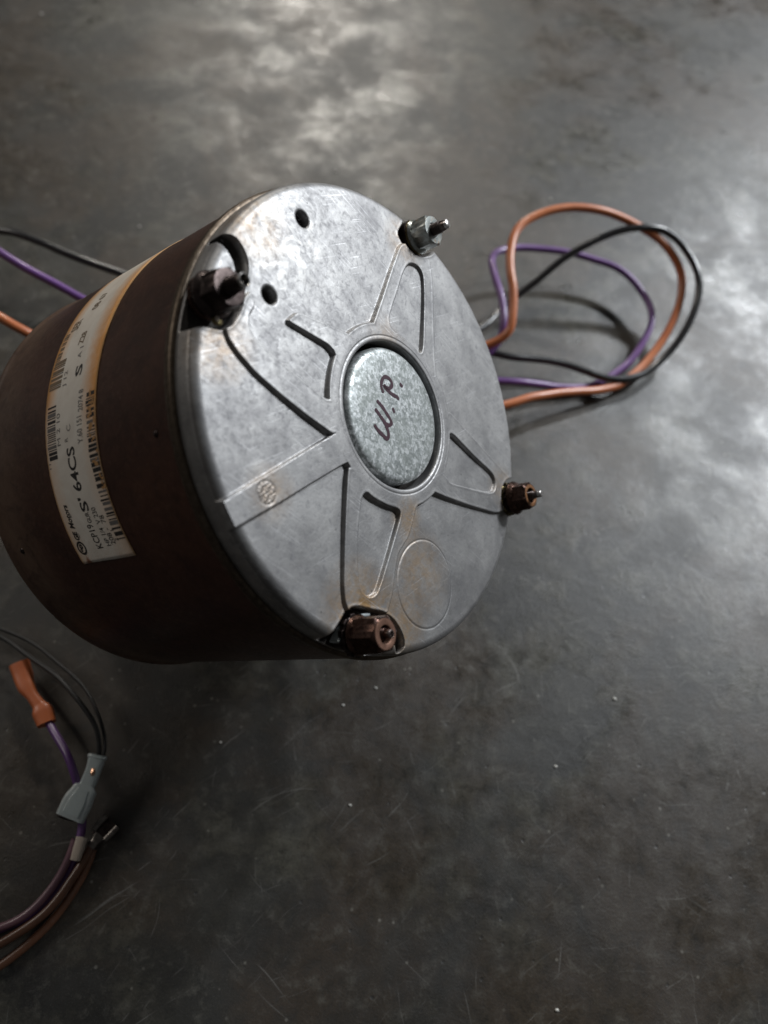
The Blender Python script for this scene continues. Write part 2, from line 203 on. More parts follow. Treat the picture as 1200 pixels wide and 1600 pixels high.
def m_cast():
    g = N('cast_aluminium')
    a = g.noise(.09, 6, .6, .4); b = g.noise(.55, 6, .7, .5); d = g.noise(2.6, 4, .7); X = g.xyz()
    c = g.mix(g.ramp(a, (.3, 0.), (.7, 1.)), (.23, .228, .232), (.43, .426, .422))
    c = g.mix(g.ramp(b, (.34, .55), (.5, 0.)), c, (.15, .15, .158))
    c = g.mix(g.ramp(b, (.58, 0.), (.78, .45)), c, (.56, .565, .57))
    c = g.mix(g.ramp(g.noise(1.5, 3, .7), (.3, .35), (.42, 0.)), c, (.20, .20, .22))
    c = g.mix(g.ramp(d, (.28, .4), (.42, 0.)), c, (.17, .17, .18))
    # tan oxide round the lower bolt and the upper-left bolt
    for (px, py, rr, k) in ((-21, -56, 17, 1.), (-4, -62, 12, .8), (6, -47, 16, .55), (2, -31, 8, .8), (-47, 47, 14, .5), (-62, 12, 12, .5), (0, 22, 10, .3), (58, -20, 10, .5), (-50, -24, 9, .4), (16, 58, 10, .4)):
        m = g.math('MULTIPLY', g.ramp(g.math('DIVIDE', g.dist((px, py, -1)), rr), (.2, 1.), (1., 0.)), g.ramp(g.noise(.28, 6, .75, .6), (.33, 0.), (.6, 1.)))
        c = g.mix(g.math('MULTIPLY', m, k), c, (.36, .23, .11))
    # pale patch, upper left: part chalky oxide, part glare painted into the colour
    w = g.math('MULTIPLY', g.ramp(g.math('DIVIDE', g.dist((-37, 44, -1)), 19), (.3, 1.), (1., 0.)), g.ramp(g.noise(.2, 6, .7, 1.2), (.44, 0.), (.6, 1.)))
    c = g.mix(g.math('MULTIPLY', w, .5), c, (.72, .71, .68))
    # black specks and grime deep in the bolt recesses
    c = g.mix(g.ramp(g.voro(.13, vec=g.map((1, 1, 0))), (.02, .8), (.045, 0.)), c, (.03, .03, .03))
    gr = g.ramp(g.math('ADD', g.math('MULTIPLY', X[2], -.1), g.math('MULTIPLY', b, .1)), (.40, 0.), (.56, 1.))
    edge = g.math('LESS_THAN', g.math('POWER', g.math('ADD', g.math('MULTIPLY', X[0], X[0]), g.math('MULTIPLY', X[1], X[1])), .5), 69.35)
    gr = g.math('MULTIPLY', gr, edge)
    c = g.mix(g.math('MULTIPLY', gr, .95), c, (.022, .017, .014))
    # brushed scratches
    s1 = g.noise(1, 3, .6, .3, vec=g.map((.05, 3.2, 1), rot=(0, 0, .55))); s2 = g.noise(1, 3, .6, .3, vec=g.map((.05, 2.6, 1), rot=(0, 0, -.35), loc=(9, 3, 0)))
    sm = g.math('MULTIPLY', g.ramp(s1, (.6, 0.), (.68, 1.)), g.ramp(g.noise(.06, 3), (.48, 0.), (.58, 1.)))
    sm = g.math('MAXIMUM', sm, g.math('MULTIPLY', g.ramp(s2, (.62, 0.), (.7, 1.)), g.ramp(g.noise(.05, 3, vec=g.map((1, 1, 1), loc=(40, 0, 0))), (.5, 0.), (.58, 1.))))
    c = g.mix(g.math('MULTIPLY', sm, .45), c, (.86, .86, .88))
    r = g.ramp(b, (.3, .62), (.7, .43)); r = g.mix(g.math('MULTIPLY', gr, .9), r, (.8, .8, .8)); r = g.mix(g.math('MULTIPLY', sm, .4), r, (.3, .3, .3))
    met = g.mix(gr, (.82, .82, .82), (.1, .1, .1))
    h = g.math('ADD', g.math('MULTIPLY', b, .5), g.math('MULTIPLY', d, .16)); h = g.math('SUBTRACT', h, g.math('MULTIPLY', sm, .08)); h = g.math('ADD', h, g.math('MULTIPLY', a, .9))
    return g.set(color=c, metal=met, rough=r, normal=g.bump(h, .5, .22))
def m_paint():
    g = N('brown_enamel_paint')
    a = g.noise(.05, 6, .65, .8); b = g.noise(.6, 6, .7)
    c = g.mix(g.ramp(a, (.3, 0.), (.7, 1.)), (.032, .0130, .0090), (.072, .031, .020))
    c = g.mix(g.ramp(b, (.52, 0.), (.75, .6)), c, (.115, .062, .040))
    X = g.xyz()
    dust = g.ramp(g.math('MULTIPLY', X[2], -.01), (.84, 0.), (1.06, .75))
    c = g.mix(g.math('MULTIPLY', dust, g.ramp(a, (.3, .3), (.6, 1.))), c, (.13, .085, .058))
    chip = g.math('MULTIPLY', g.ramp(g.noise(.5, 6, .75, .4, vec=g.map((1, 1, 1), loc=(3, 8, 1))), (.66, 0.), (.68, 1.)), g.ramp(g.math('MULTIPLY', X[2], -.01), (.13, 1.), (.34, .35)))
    c = g.mix(g.math('MULTIPLY', chip, .8), c, (.17, .10, .07))
    # scuffed pale flecks beside the label
    fl = g.math('MULTIPLY', g.ramp(g.noise(.9, 5, .75, 1.5, vec=g.map((1, 1, 1.8))), (.62, 0.), (.70, 1.)), g.ramp(g.math('DIVIDE', g.dist((-69, 4, -32)), 22), (.2, 1.), (1., 0.)))
    c = g.mix(g.math('MULTIPLY', fl, .8), c, (.30, .25, .25))
    c = g.mix(g.ramp(g.noise(.16, 6, .7, 1.2), (.5, 0.), (.66, .55)), c, (.020, .008, .006)); r = g.ramp(b, (.3, .48), (.7, .34))
    return g.set(color=c, rough=r, spec=.45, normal=g.bump(g.math('ADD', g.math('MULTIPLY', b, .3), a), .35, .15))
def m_metal(name, base, dark, rough, metal=1.0, rust=None, amt=0., scale=.6):
    g = N(name); a = g.noise(scale, 6, .7, .6)
    c = g.mix(g.ramp(a, (.3, 0.), (.7, 1.)), dark, base); mt = metal
    if rust:
        k = g.ramp(g.noise(scale * .7, 6, .7, 1., vec=g.map((1, 1, 1), loc=(21, 4, 9))), (.62 - amt * .4, 0.), (.72 - amt * .3, 1.))
        c = g.mix(k, c, rust); mt = g.mix(k, (metal,) * 3, (.1, .1, .1)); r = g.mix(k, (rough,) * 3, (.75, .75, .75))
        return g.set(color=c, metal=mt, rough=r, normal=g.bump(a, .5, .12))
    return g.set(color=c, metal=mt, rough=g.ramp(a, (.3, rough * 1.25), (.7, rough * .85)), normal=g.bump(a, .35, .08))
def m_plastic(name, col, dark, rough=.32, dust=.25, coat=.35):
    g = N(name); a = g.noise(.07, 5, .6, .5); b = g.noise(.8, 5, .7)
    c = g.mix(g.ramp(a, (.3, 0.), (.7, 1.)), dark, col); c = g.mix(g.ramp(b, (.5, 0.), (.8, dust)), c, tuple(.5 * x + .12 for x in col))
    return g.set(color=c, rough=g.ramp(b, (.3, rough), (.7, rough + .12)), spec=.6, coat=coat, coatr=.22, normal=g.bump(b, .10, .05))
def m_zinc():
    g = N('spangled_zinc')
    wv = g.n.new('ShaderNodeVectorMath'); wv.operation = 'MULTIPLY_ADD'; g.l.new(g.noise(.9, 3, .6, color=True), wv.inputs[0]); wv.inputs[1].default_value = (1.2, 1.2, 1.2); g.l.new(g.mm, wv.inputs[2])
    v = g.voro(.85, out='Color', vec=wv.outputs[0]); v2 = g.voro(1.7, out='Color', vec=wv.outputs[0])
    f = g.xyz(v)[0]; f2 = g.xyz(v2)[1]; k = g.math('ADD', g.math('MULTIPLY', f, .55), g.math('MULTIPLY', f2, .45))
    c = g.ramp(k, (.2, (.22, .24, .24)), (.42, (.36, .385, .38)), (.6, (.50, .53, .54)), (.8, (.80, .83, .84)))
    a = g.noise(.08, 4)
    c = g.mix(g.ramp(a, (.4, 0.), (.7, .35)), c, (.30, .33, .30))
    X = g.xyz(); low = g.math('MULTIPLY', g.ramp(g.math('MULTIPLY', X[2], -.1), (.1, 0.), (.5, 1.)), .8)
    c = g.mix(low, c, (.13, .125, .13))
    return g.set(color=c, metal=.55, rough=g.ramp(k, (.2, .5), (.8, .38)), normal=g.bump(k, .25, .05))
def m_label():
    g = N('aged_label_paper'); uv = g.tc.outputs['UV']; S = g.xyz(uv)  # x: along arc in mm/100, y: across 0..1
    a = g.noise(.12, 5, .6, .6)
    c = g.mix(g.ramp(a, (.35, 0.), (.7, 1.)), (.74, .69, .62), (.86, .82, .75))
    n1 = g.noise(.28, 5, .65, 1.)
    ed = g.math('MINIMUM', S[1], g.math('SUBTRACT', 1.0, S[1]))                    # distance to long edges
    e1 = g.ramp(g.math('SUBTRACT', g.math('ADD', g.math('SUBTRACT', 1.0, S[1]), g.math('MULTIPLY', n1, .2)), 0.0), (.15, 1.), (.42, 0.))
    e0 = g.ramp(g.math('ADD', S[1], g.math('MULTIPLY', n1, .16)), (.10, 1.), (.32, 0.))
    where1 = g.ramp(S[0], (.30, .35), (.44, 1.)); where0 = g.ramp(S[0], (.40, .35), (.5, 1.))
    st = g.math('MAXIMUM', g.math('MULTIPLY', e1, where1), g.math('MULTIPLY', e0, where0))
    c = g.mix(g.math('MULTIPLY', st, .95), c, (.72, .31, .055))
    fad = g.math('MULTIPLY', g.ramp(S[0], (.62, 0.), (.9, .35)), 1.0); c = g.mix(fad, c, (.52, .42, .30))
    crk = g.math('MULTIPLY', g.ramp(g.noise(.45, 6, .7, 2.), (.49, 0.), (.5, 1.), (.515, 0.)), g.ramp(S[0], (.03, 1.), (.12, 0.)))
    c = g.mix(g.math('MULTIPLY', crk, .7), c, (.50, .26, .08))
    blot = g.ramp(g.math('ADD', g.math('ADD', g.math('MULTIPLY', S[0], 9.0), g.math('MULTIPLY', g.math('ABSOLUTE', g.math('SUBTRACT', S[1], .14)), 3.)), g.math('MULTIPLY', n1, .35)), (.30, 1.), (.42, 0.))
    c = g.mix(g.math('MULTIPLY', blot, .85), c, (.27, .07, .02))
    thin = g.ramp(g.math('MULTIPLY', ed, 1.0), (.012, .8), (.03, 0.)); c = g.mix(thin, c, (.50, .29, .12))
    return g.set(color=c, rough=.55, spec=.35, normal=g.bump(a, .2, .1))
def m_flat(name, col, rough=.6, metal=0.): return N(name).set(color=col, rough=rough, metal=metal)
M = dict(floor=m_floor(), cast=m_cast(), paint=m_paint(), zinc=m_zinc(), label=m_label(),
    ink=m_flat('printed_ink', (.022, .020, .020), .55), inkf=m_flat('faded_brown_ink', (.19, .14, .09), .6), inkg=m_flat('worn_grey_ink', (.16, .15, .145), .6),
    marker=m_flat('maroon_marker_ink', (.050, .016, .028), .42),
    rim=m_metal('worn_steel_edge', (.15, .12, .09), (.05, .035, .025), .42, .8), 
    bright=m_metal('zinc_plated_steel', (.62, .66, .64), (.34, .36, .35), .28, 1., (.20, .11, .05), .12),
    dark=m_metal('black_oxide_steel', (.075, .058, .055), (.018, .013, .012), .33, .9),
    rusty=m_metal('rusted_steel', (.13, .075, .058), (.022, .012, .010), .27, .95, (.05, .02, .012), .2),
    orange_rust=m_metal('orange_rust', (.30, .14, .055), (.12, .05, .02), .55, .5),
    ring=m_metal('worn_rust_brown_face', (.30, .17, .12), (.12, .06, .04), .5, .6),
    brass=m_metal('brassy_washer_metal', (.33, .28, .13), (.10, .08, .05), .35, .9, (.08, .035, .02), .35, scale=.9),
    thread=m_metal('dark_thread_steel', (.20, .17, .16), (.06, .045, .04), .32, 1.),
    tip=m_metal('bare_cut_steel', (.60, .58, .56), (.35, .33, .32), .3, 1.),
    org=m_plastic('orange_wire_insulation', (.60, .19, .065), (.46, .13, .045)), pur=m_plastic('purple_wire_insulation', (.17, .07, .26), (.11, .04, .18)),
    blk=m_plastic('black_wire_insulation', (.014, .015, .017), (.008, .008, .009), .24, .1, 1.0),
    thinblk=m_plastic('thin_black_insulation', (.012, .012, .013), (.008, .008, .008), .45, .05, .0), brn=m_plastic('faded_brown_orange_insulation', (.15, .058, .026), (.08, .032, .015), .35), pnk=m_plastic('dusty_mauve_insulation', (.24, .12, .15), (.15, .07, .10)),
    conn=m_plastic('orange_vinyl_sleeve', (.66, .18, .05), (.50, .12, .035), .45), white=m_plastic('cream_sleeve', (.62, .54, .46), (.48, .40, .34), .5),
    grit=m_flat('pale_grit', (.55, .54, .50), .3), copper=m_metal('tinned_copper', (.75, .45, .3), (.5, .3, .2), .25), term=m_metal('tarnished_terminal_metal', (.26, .24, .22), (.10, .09, .085), .35, 1.))
g = N('frosted_nylon'); g.set(color=g.mix(g.noise(.5, 4), (.58, .68, .70), (.76, .84, .85)), rough=.34, trans=.35, ior=1.5); M['nylon'] = g.m

# ---------------------------------------------------------------- floor
fl = link('floor', mesh_from([(-4, -3, 0), (4, -3, 0), (4, 6, 0), (-4, 6, 0)], [(0, 1, 2, 3)]), M['floor'], smooth=False); tag(fl, kind='structure')

# ---------------------------------------------------------------- motor
motor = bpy.data.objects.new('electric_motor', None); sc.collection.objects.link(motor); motor.empty_display_size = .03
motor.matrix_world = Matrix(((0.630786, -0.305808, 0.713155, 0.029448), (0.477194, 0.877606, -0.045751, -0.001889), (-0.611879, 0.369173, 0.699511, 0.126838), (0, 0, 0, 1)))
tag(motor, 'round brown electric motor with cast aluminium end face, tilted up on the concrete floor', 'electric motor')

def sdf(P, poly):
    """signed distance to polygon, negative inside (numpy)"""
    poly = np.array(poly, float); d = np.full(P.shape[0], 1e9); inside = np.zeros(P.shape[0], bool); n = len(poly)
    for i in range(n):
        a = poly[i]; b = poly[(i + 1) % n]; e = b - a; w = P - a
        t = np.clip((w @ e) / max(e @ e, 1e-9), 0, 1); q = w - t[:, None] * e; d = np.minimum(d, (q * q).sum(1))
        c = (a[1] > P[:, 1]) != (b[1] > P[:, 1])
        with np.errstate(divide='ignore', invalid='ignore'):
            xi = (b[0] - a[0]) * (P[:, 1] - a[1]) / (b[1] - a[1] + 1e-12) + a[0]
        inside ^= c & (P[:, 0] < xi)
    d = np.sqrt(d); return np.where(inside, -d, d)
def rounded(poly, it=2, q=.25):
    for _ in range(it):
        out = []
        for i in range(len(poly)):
            a = np.array(poly[i]); b = np.array(poly[(i + 1) % len(poly)]); out += [list(a * (1 - q) + b * q), list(a * q + b * (1 - q))]
        poly = out
    return poly
def sstep(x): x = np.clip(x, 0, 1); return x * x * (3 - 2 * x)

def end_bell():
    R0, RF, R1 = 22.2, 66.6, 69.5
    rs = np.concatenate([[R0], np.linspace(R0 + .12, RF, 178), RF + (R1 - RF) * np.sin(np.linspace(0, math.pi / 2, 30)[1:])])
    nt = 1500; th = np.arange(nt) * 2 * math.pi / nt
    RR, TT = np.meshgrid(rs, th, indexing='ij'); X = (RR * np.cos(TT)).ravel(); Y = (RR * np.sin(TT)).ravel(); Rr = RR.ravel(); P = np.stack([X, Y], 1)
    t = np.clip((Rr - 25) / 42, 0, 1); cone = -1.8 * t
    q = np.clip((Rr - RF) / (R1 - RF), 0, 1); drop = 2.9 * (1 - np.sqrt(np.maximum(0, 1 - q * q)))
    pane = cone - (1.6 - .75 * t) - drop
    ribs = Rr - 27.6
    for k in (RIB_A, RIB_C, RIB_D, RIB_E, STUB): ribs = np.minimum(ribs, sdf(P, rounded(k, 2, .12)))
    pk = np.minimum(np.minimum(sdf(P, rounded(PK_C)), sdf(P, rounded(PK_D))), sdf(P, rounded(PK_E)))
    ribs = np.maximum(ribs, -pk)
    # walls facing the far side are drafted and soften into the plate
    soft = .36
    m = sstep(.5 - ribs / soft); z = pane + (cone - drop - pane) * m + .045 * np.exp(-((ribs + .55) / .38) ** 2)
    z = z - .35 * np.exp(-((ribs - .38) / .22) ** 2) * (Rr < 62) * (pk > -90); bar = sdf(P, RIB_BAR); mb = sstep(.5 - bar / .4); z = np.maximum(z, pane + (cone - pane) * mb)
    bd = np.hypot(X - BOSS[0], Y - BOSS[1]) - BOSS[2]; z = z - .16 * np.exp(-(bd / .22) ** 2) + .10 * sstep(.5 - bd / .4)
    bx = np.hypot(X - BADGE[0], Y - BADGE[1]); z = z + np.where(bx < 4, -.12 * np.exp(-((bx - 2.9) / .25) ** 2), 0)
    z = z + np.where(bx < 2.7, .16 * np.sin(X * 4.1 + np.sin(Y * 3.) * 1.6) * np.cos(Y * 3.7 + X), 0)
    z = z - .22 * np.exp(-((Rr - 23.6) / .13) ** 2) + .0
    rr = np.clip((Rr - R0) / .5, 0, 1); z = z - .25 * (1 - rr) ** 2
    cut = np.full(len(X), 1e9)
    for k in (CUT_A, CUT_B, CUT_C, CUT_D): cut = np.minimum(cut, sdf(P, rounded(k)))
    mc = sstep(.5 - cut / .5); z = z + (-8.6 - z) * mc
    z = z + .10 * np.exp(-((cut - .5) / .5) ** 2)
    for h in HOLES:
        hd = np.hypot(X - h[0], Y - h[1]) - 2.15; z = z + (-9.2 - z) * sstep(.5 - hd / .45); z = z - .25 * np.exp(-((hd - .3) / .3) ** 2)
    nr = len(rs)
    V = np.stack([X, Y, z], 1).reshape(nr, nt, 3)
    # outer side wall and inner bore
    side = []
    for f in (.35, .7, 1.0):
        s_ = V[-1].copy(); s_[:, 2] = s_[:, 2] + (-9.7 - s_[:, 2]) * f; side.append(s_)
    lip = V[-1].copy(); lip[:, :2] *= 68.7 / R1; lip[:, 2] = -9.7; side.append(lip)
    bore = []
    for zz in (-9.0, -4.0, -1.0):
        s_ = V[0].copy(); s_[:, 2] = zz; bore.append(s_)
    inner = bore[0].copy(); inner[:, :2] *= 10 / R0
    A = np.concatenate([[inner], bore, V, side]); n0 = A.shape[0]
    V = A.reshape(-1, 3) * MM
    i, j = np.meshgrid(np.arange(n0 - 1), np.arange(nt), indexing='ij'); i = i.ravel(); j = j.ravel(); j2 = (j + 1) % nt
    F = np.stack([i * nt + j, (i + 1) * nt + j, (i + 1) * nt + j2, i * nt + j2], 1).astype(np.int32)
    me = bpy.data.meshes.new('end_bell'); me.vertices.add(len(V)); me.vertices.foreach_set('co', V.astype(np.float32).ravel())
    me.loops.add(F.size); me.loops.foreach_set('vertex_index', F.ravel()); me.polygons.add(len(F)); me.polygons.foreach_set('loop_start', np.arange(0, F.size, 4, dtype=np.int32))
    me.update(calc_edges=True); me.validate()
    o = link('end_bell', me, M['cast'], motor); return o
end_bell()

# bearing cover in the hub with the marker initials
prof = [(.01, -.15), (6, -.17), (12, -.22), (18.3, -.32), (19.2, -.46), (19.9, -.8), (20.3, -1.4), (20.5, -2.2), (20.55, -4.5), (20.6, -9)]
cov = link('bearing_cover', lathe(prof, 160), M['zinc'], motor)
def ribbon(pts, w, z, z_of=None):
    P = spline([(x, y, 0) for x, y in pts], 5); V = []; F = []; n = len(P)
    for i in range(n):
        T = (P[min(i + 1, n - 1)] - P[max(i - 1, 0)]).normalized(); S = Vector((-T.y, T.x, 0)); ww = w * (.86 + .22 * noise.noise(P[i] * .9))
        for k in (-1, 1): V.append(((P[i] + S * ww * k) + Vector((0, 0, z))) * MM)
        if i: F.append((2 * i - 2, 2 * i - 1, 2 * i + 1, 2 * i))
    b = len(V)
    for e, T in ((P[0], (P[0] - P[1]).normalized()), (P[-1], (P[-1] - P[-2]).normalized())):   # round ends
        c0 = len(V); S = Vector((-T.y, T.x, 0)); V.append((e + Vector((0, 0, z))) * MM)
        for k in range(9):
            a = math.pi * k / 8; V.append((e + S * (w * .86 * math.cos(a)) + T * (w * .86 * math.sin(a)) + Vector((0, 0, z))) * MM)
        for k in range(8): F.append((c0, c0 + 1 + k, c0 + 2 + k))
    return V, F
V = []; F = []
for q, s_ in enumerate(INK):
    v, f = ribbon(s_, .68 if len(s_) > 2 else .6, -.10 + .004 * q); b = len(V); V += v; F += [tuple(i + b for i in x) for x in f]
me = mesh_from(V, F); tag(link('handwritten_initials', me, M['marker'], cov, smooth=False), 'maroon marker letters W. P. on the hub cover')

# shell: rolled edge, painted body, rear edge, rear end, shaft
prof = [(68.6, -9.9), (69.3, -9.75), (70.0, -9.8), (70.5, -10.1), (70.65, -10.8), (70.65, -12.0), (70.4, -12.7), (69.9, -13.1)]
link('shell_edge', lathe(prof, 256), M['rim'], motor)
prof = [(70.0, -11.9)] + [(70.0, -12 - k * 4.0) for k in range(24)] + [(70.05, -106), (70.3, -107.2), (70.7, -108), (70.8, -109), (70.4, -109.8), (69.5, -110.1)]
link('motor_shell', lathe(prof, 256), M['paint'], motor)
prof = [(69.6, -110.05), (66, -112), (58, -114), (30, -115.5), (18, -117), (17, -121), (7, -121.5), (6.5, -121.6)]
link('rear_end_cap', lathe(prof, 128), M['paint'], motor)
link('motor_shaft', lathe([(6.35, -118), (6.35, -172.5), (5.7, -173.6), (.01, -173.6)], 48), M['thread'], motor)
bg_ = lathe([(5.5, -112), (6.5, -112.5), (6.5, -115.5), (5.0, -116.5), (.01, -116.5)], 32, None, (51, 37)); link('wire_grommet', bg_, M['blk'], motor)
# rivet heads on the shell
for a, z in ((203, -101), (186, -18.5)):
    A = math.radians(a); r = 70.05
    me = lathe([(.01, .5), (.5, .42), (.85, .2), (1.0, -.1)], 20); o = link('rivet', me, M['dark'], motor)
    nrm = Vector((math.cos(A), math.sin(A), 0)); o.location = Vector((r * nrm.x, r * nrm.y, z)) * MM; o.rotation_euler = nrm.to_track_quat('Z', 'Y').to_euler()

# ---- label wrapped on the shell
RL = 70.22
def on_shell(z, a, r=RL): A = math.radians(a); return (r * math.cos(A) * MM, r * math.sin(A) * MM, z * MM)
na, nz = 120, 10; V = []; UV = []
for i in range(na + 1):
    a = 209.35 + (104 - 209.35) * i / na
    for j in range(nz + 1):
        zl, zr = -71.2 - .35 * math.sin(a * .06), -43.7 + .5 * math.sin(a * .05 + 1)
        if i == 0: zl += .2
        ed = .12 * noise.noise(Vector((a * 1.7, j * .2, 3)))
        z = zl + (zr - zl) * j / nz + (ed if j in (0, nz) else 0)
        V.append(on_shell(z, a + (ed * 1.2 if i == 0 else 0))); UV.append(((209.35 - a) * 1.2217 / 100, j / nz))
me = mesh_from(V, grid_faces(na + 1, nz + 1, False)); uvl = me.uv_layers.new(name='UVMap')
for l in me.loops: uvl.data[l.index].uv = UV[l.vertex_index]
lab = link('rating_label', me, M['label'], motor); so = lab.modifiers.new('t', 'SOLIDIFY'); so.thickness = .00012; so.offset = -1
tag(lab, 'stained white rating label with black print and barcodes')
def printing(name, V2, F2, mat):   # V2: (angle, z)
    me = mesh_from([on_shell(z, a, RL + .05) for a, z in V2], F2); return link(name, me, mat, lab, smooth=False)
def text2d(s, size, xs=1.0, bold=0.0, shear=0.0):
    c = bpy.data.curves.new('t', 'FONT'); c.body = s; c.size = 1; c.offset = bold; c.shear = shear; c.resolution_u = 3
    o = bpy.data.objects.new('t', c); sc.collection.objects.link(o); dg = bpy.context.evaluated_depsgraph_get(); me = bpy.data.meshes.new_from_object(o.evaluated_get(dg))
    bm = bmesh.new(); bm.from_mesh(me); bmesh.ops.triangulate(bm, faces=bm.faces[:]); V = [(v.co.x * size * xs / .7, v.co.y * size / .7) for v in bm.verts]; F = [tuple(v.index for v in f.verts) for f in bm.faces]
    bm.free(); bpy.data.objects.remove(o); bpy.data.curves.remove(c); bpy.data.meshes.remove(me); return V, F
def line(name, s, a0, a1, zbase, size, mat, bold=.0, shear=.0, wob=0.):
    V, F = text2d(s, size, 1, bold, shear); x0 = min(v[0] for v in V); x1 = max(v[0] for v in V)
    V = [(a0 + (a1 - a0) * (x - x0) / (x1 - x0), zbase - y) for x, y in V]; return printing(name, V, F, mat)
line('model_number', "KCP19", 206.2, 200.3, -56.9, 2.9, M['ink'], .01)
line('model_number', "GUR", 200.0, 197.5, -56.6, 1.9, M['ink'], .01)
line('model_number', "S'", 197.3, 194.0, -55.7, 3.7, M['ink'], .018)
line('model_number', "64CS", 192.6, 182.6, -56.0, 3.9, M['ink'], .018)
line('maker_name', "GE", 203.3, 201.0, -66.3, 2.0, M['ink'], .05, .25)
line('maker_name', "Motors", 200.5, 194.6, -66.1, 2.3, M['ink'], .03, .3)
line('rating_text', "HP 1/4  V 230", 206.0, 196.8, -52.6, 2.1, M['ink'], .005)
line('rating_text', "208 -  78", 205.9, 198.9, -50.1, 2.1, M['ink'], .005)
line('rating_text', "2   1", 205.3, 202.6, -48.2, 1.6, M['ink'], .005)
line('rating_text', "C", 179.0, 177.5, -57.0, 2.0, M['inkg'], .0)
line('rating_text', "R", 181.2, 180.3, -58.7, 1.6, M['inkg'], .0)
line('rating_text', "S", 166.8, 164.0, -52.7, 3.4, M['ink'], .02)
line('rating_text', "Y.60 151", 182.6, 176.6, -51.0, 2.6, M['inkg'], .01)
line('rating_text', "2074 8", 175.6, 170.6, -50.4, 2.4, M['inkg'], .01)
line('rating_text', "Z28", 158.0, 154.5, -56.3, 2.8, M['inkf'], .02)
line('rating_text', "A 1", 162.0, 159.0, -55.0, 2.0, M['inkg'], .01)
line('rating_text', "SER", 152.0, 148.5, -64.0, 4.0, M['inkf'], .02)
line('rating_text', "08 67", 147.0, 141.0, -58.0, 3.4, M['inkf'], .02)
line('rating_text', "M 2 10", 181.5, 174.0, -62.6, 1.8, M['inkg'], .0)
line('rating_text', "J 12", 168.0, 164.0, -60.8, 1.8, M['inkg'], .0)
line('rating_text', "11", 186.0, 184.8, -69.2, 1.0, M['inkg'], .0)
# round monogram logo: ring and inner scroll
V = []; F = []
def ring(ca, cz, r0, r1, n=28):
    b = len(V)
    for k in range(n):
        t = 2 * math.pi * k / n
        for r in (r0, r1): V.append((ca + r * math.cos(t) / 1.2217, cz + r * math.sin(t)))
    for k in range(n): F.append((b + 2 * k, b + 2 * k + 1, b + (2 * k + 3) % (2 * n), b + (2 * k + 2) % (2 * n)))
ring(205.3, -67.4, 1.5, 2.15); ring(204.9, -67.4, .25, .8); ring(205.8, -67.9, .2, .55)
printing('maker_logo', V, F, M['ink'])
line('underline', "-", 202.8, 197.0, -65.0, 2.2, M['inkg'])
# barcodes
def bars(name, a0, a1, z0, z1, mats, seed, dens=1.):
    R = random.Random(seed); out = {}; a = a0
    while a > a1:
        w = R.choice((.28, .28, .5, .8, 1.1)) * .85; m = R.choice(mats); V, F = out.setdefault(m, ([], [])); b = len(V)
        za = z0 + R.uniform(-.25, .25); V += [(a, za), (a, z1), (a - w, z1), (a - w, za)]; F.append((b, b + 1, b + 2, b + 3)); a -= w + R.choice((.22, .25, .4, .6)) * dens
    for m, (V, F) in out.items(): printing(name, V, F, M[m])
bars('barcode', 205.0, 172.4, -48.6, -44.6, ['ink', 'ink', 'ink', 'inkg'], 3)
bars('barcode', 184.2, 171.6, -69.6, -65.0, ['ink', 'ink', 'inkg'], 5)
bars('barcode', 167.6, 161.0, -70.0, -63.6, ['inkf', 'inkf', 'inkg'], 7, .8)
bars('barcode', 160.4, 152.5, -70.0, -67.6, ['inkf'], 8)
# rust flakes eaten into the right barcode
V = []; F = []; R = random.Random(12)
for k in range(34):
    a = R.uniform(172, 194); z = R.uniform(-47.6, -44.4); b = len(V); n = 7; ra = R.uniform(.2, .75); rz = R.uniform(.25, .9)
    for j in range(n): t = 2 * math.pi * j / n; V.append((a + ra * R.uniform(.6, 1.2) * math.cos(t), min(-43.9, z + rz * R.uniform(.6, 1.2) * math.sin(t))))
    F.append(tuple(range(b, b + n)))
me = mesh_from([on_shell(z, a, RL + .075) for a, z in V], F); link('rust_spots', me, m_flat('orange_rust_stain', (.46, .25, .10), .7), lab, smooth=False)

# ---- four through bolts with nuts
def threaded(r, z0, z1, pitch=.62, tip='hollow'):
    prof = []; z = z0
    while z < z1 - 1.6: prof += [(r, z), (r, z + pitch * .2), (r * .82, z + pitch * .6)]; z += pitch
    prof += [(r * .85, z1 - 1.4), (r * .80, z1 - .3), (r * .74, z1)]
    return lathe(prof, 28)
def nut(a, z0, z1, hole, cham=.9):
    R = a / math.cos(math.pi / 6)
    prof = [(hole, z0), (R - cham, z0), (R, z0 + cham * .55), (R, z1 - cham * .55), (R - cham * .9, z1 - .02), (a * .92, z1), (hole + .3, z1), (hole, z1 - .3), (hole, z1 - 2.4)]
    return lathe(prof, 72, hexr(a))
def washer(r, z0, z1, hole, teeth=0, amp=.0):
    def f(t, rr, z): return rr + (amp * math.copysign(1, math.sin(t * teeth)) if teeth and rr > r * .8 else 0)
    return lathe([(hole, z0), (r - .2, z0), (r, z0 + .15), (r, z1 - .15), (r - .2, z1), (hole, z1), (hole, z0)], 72, f)
def bolt(ang, label): 
    e = bpy.data.objects.new('through_bolt', None); sc.collection.objects.link(e); e.parent = motor; A = math.radians(ang); e.empty_display_size = .005
    e.location = (66 * math.cos(A) * MM, 66 * math.sin(A) * MM, 0); e['label'] = label; return e
def place(name, me, mat, b, rot=0, deg=30):
    o = link(name, me, mat, b); sharp(o, deg); o.rotation_euler = (0, 0, rot); return o
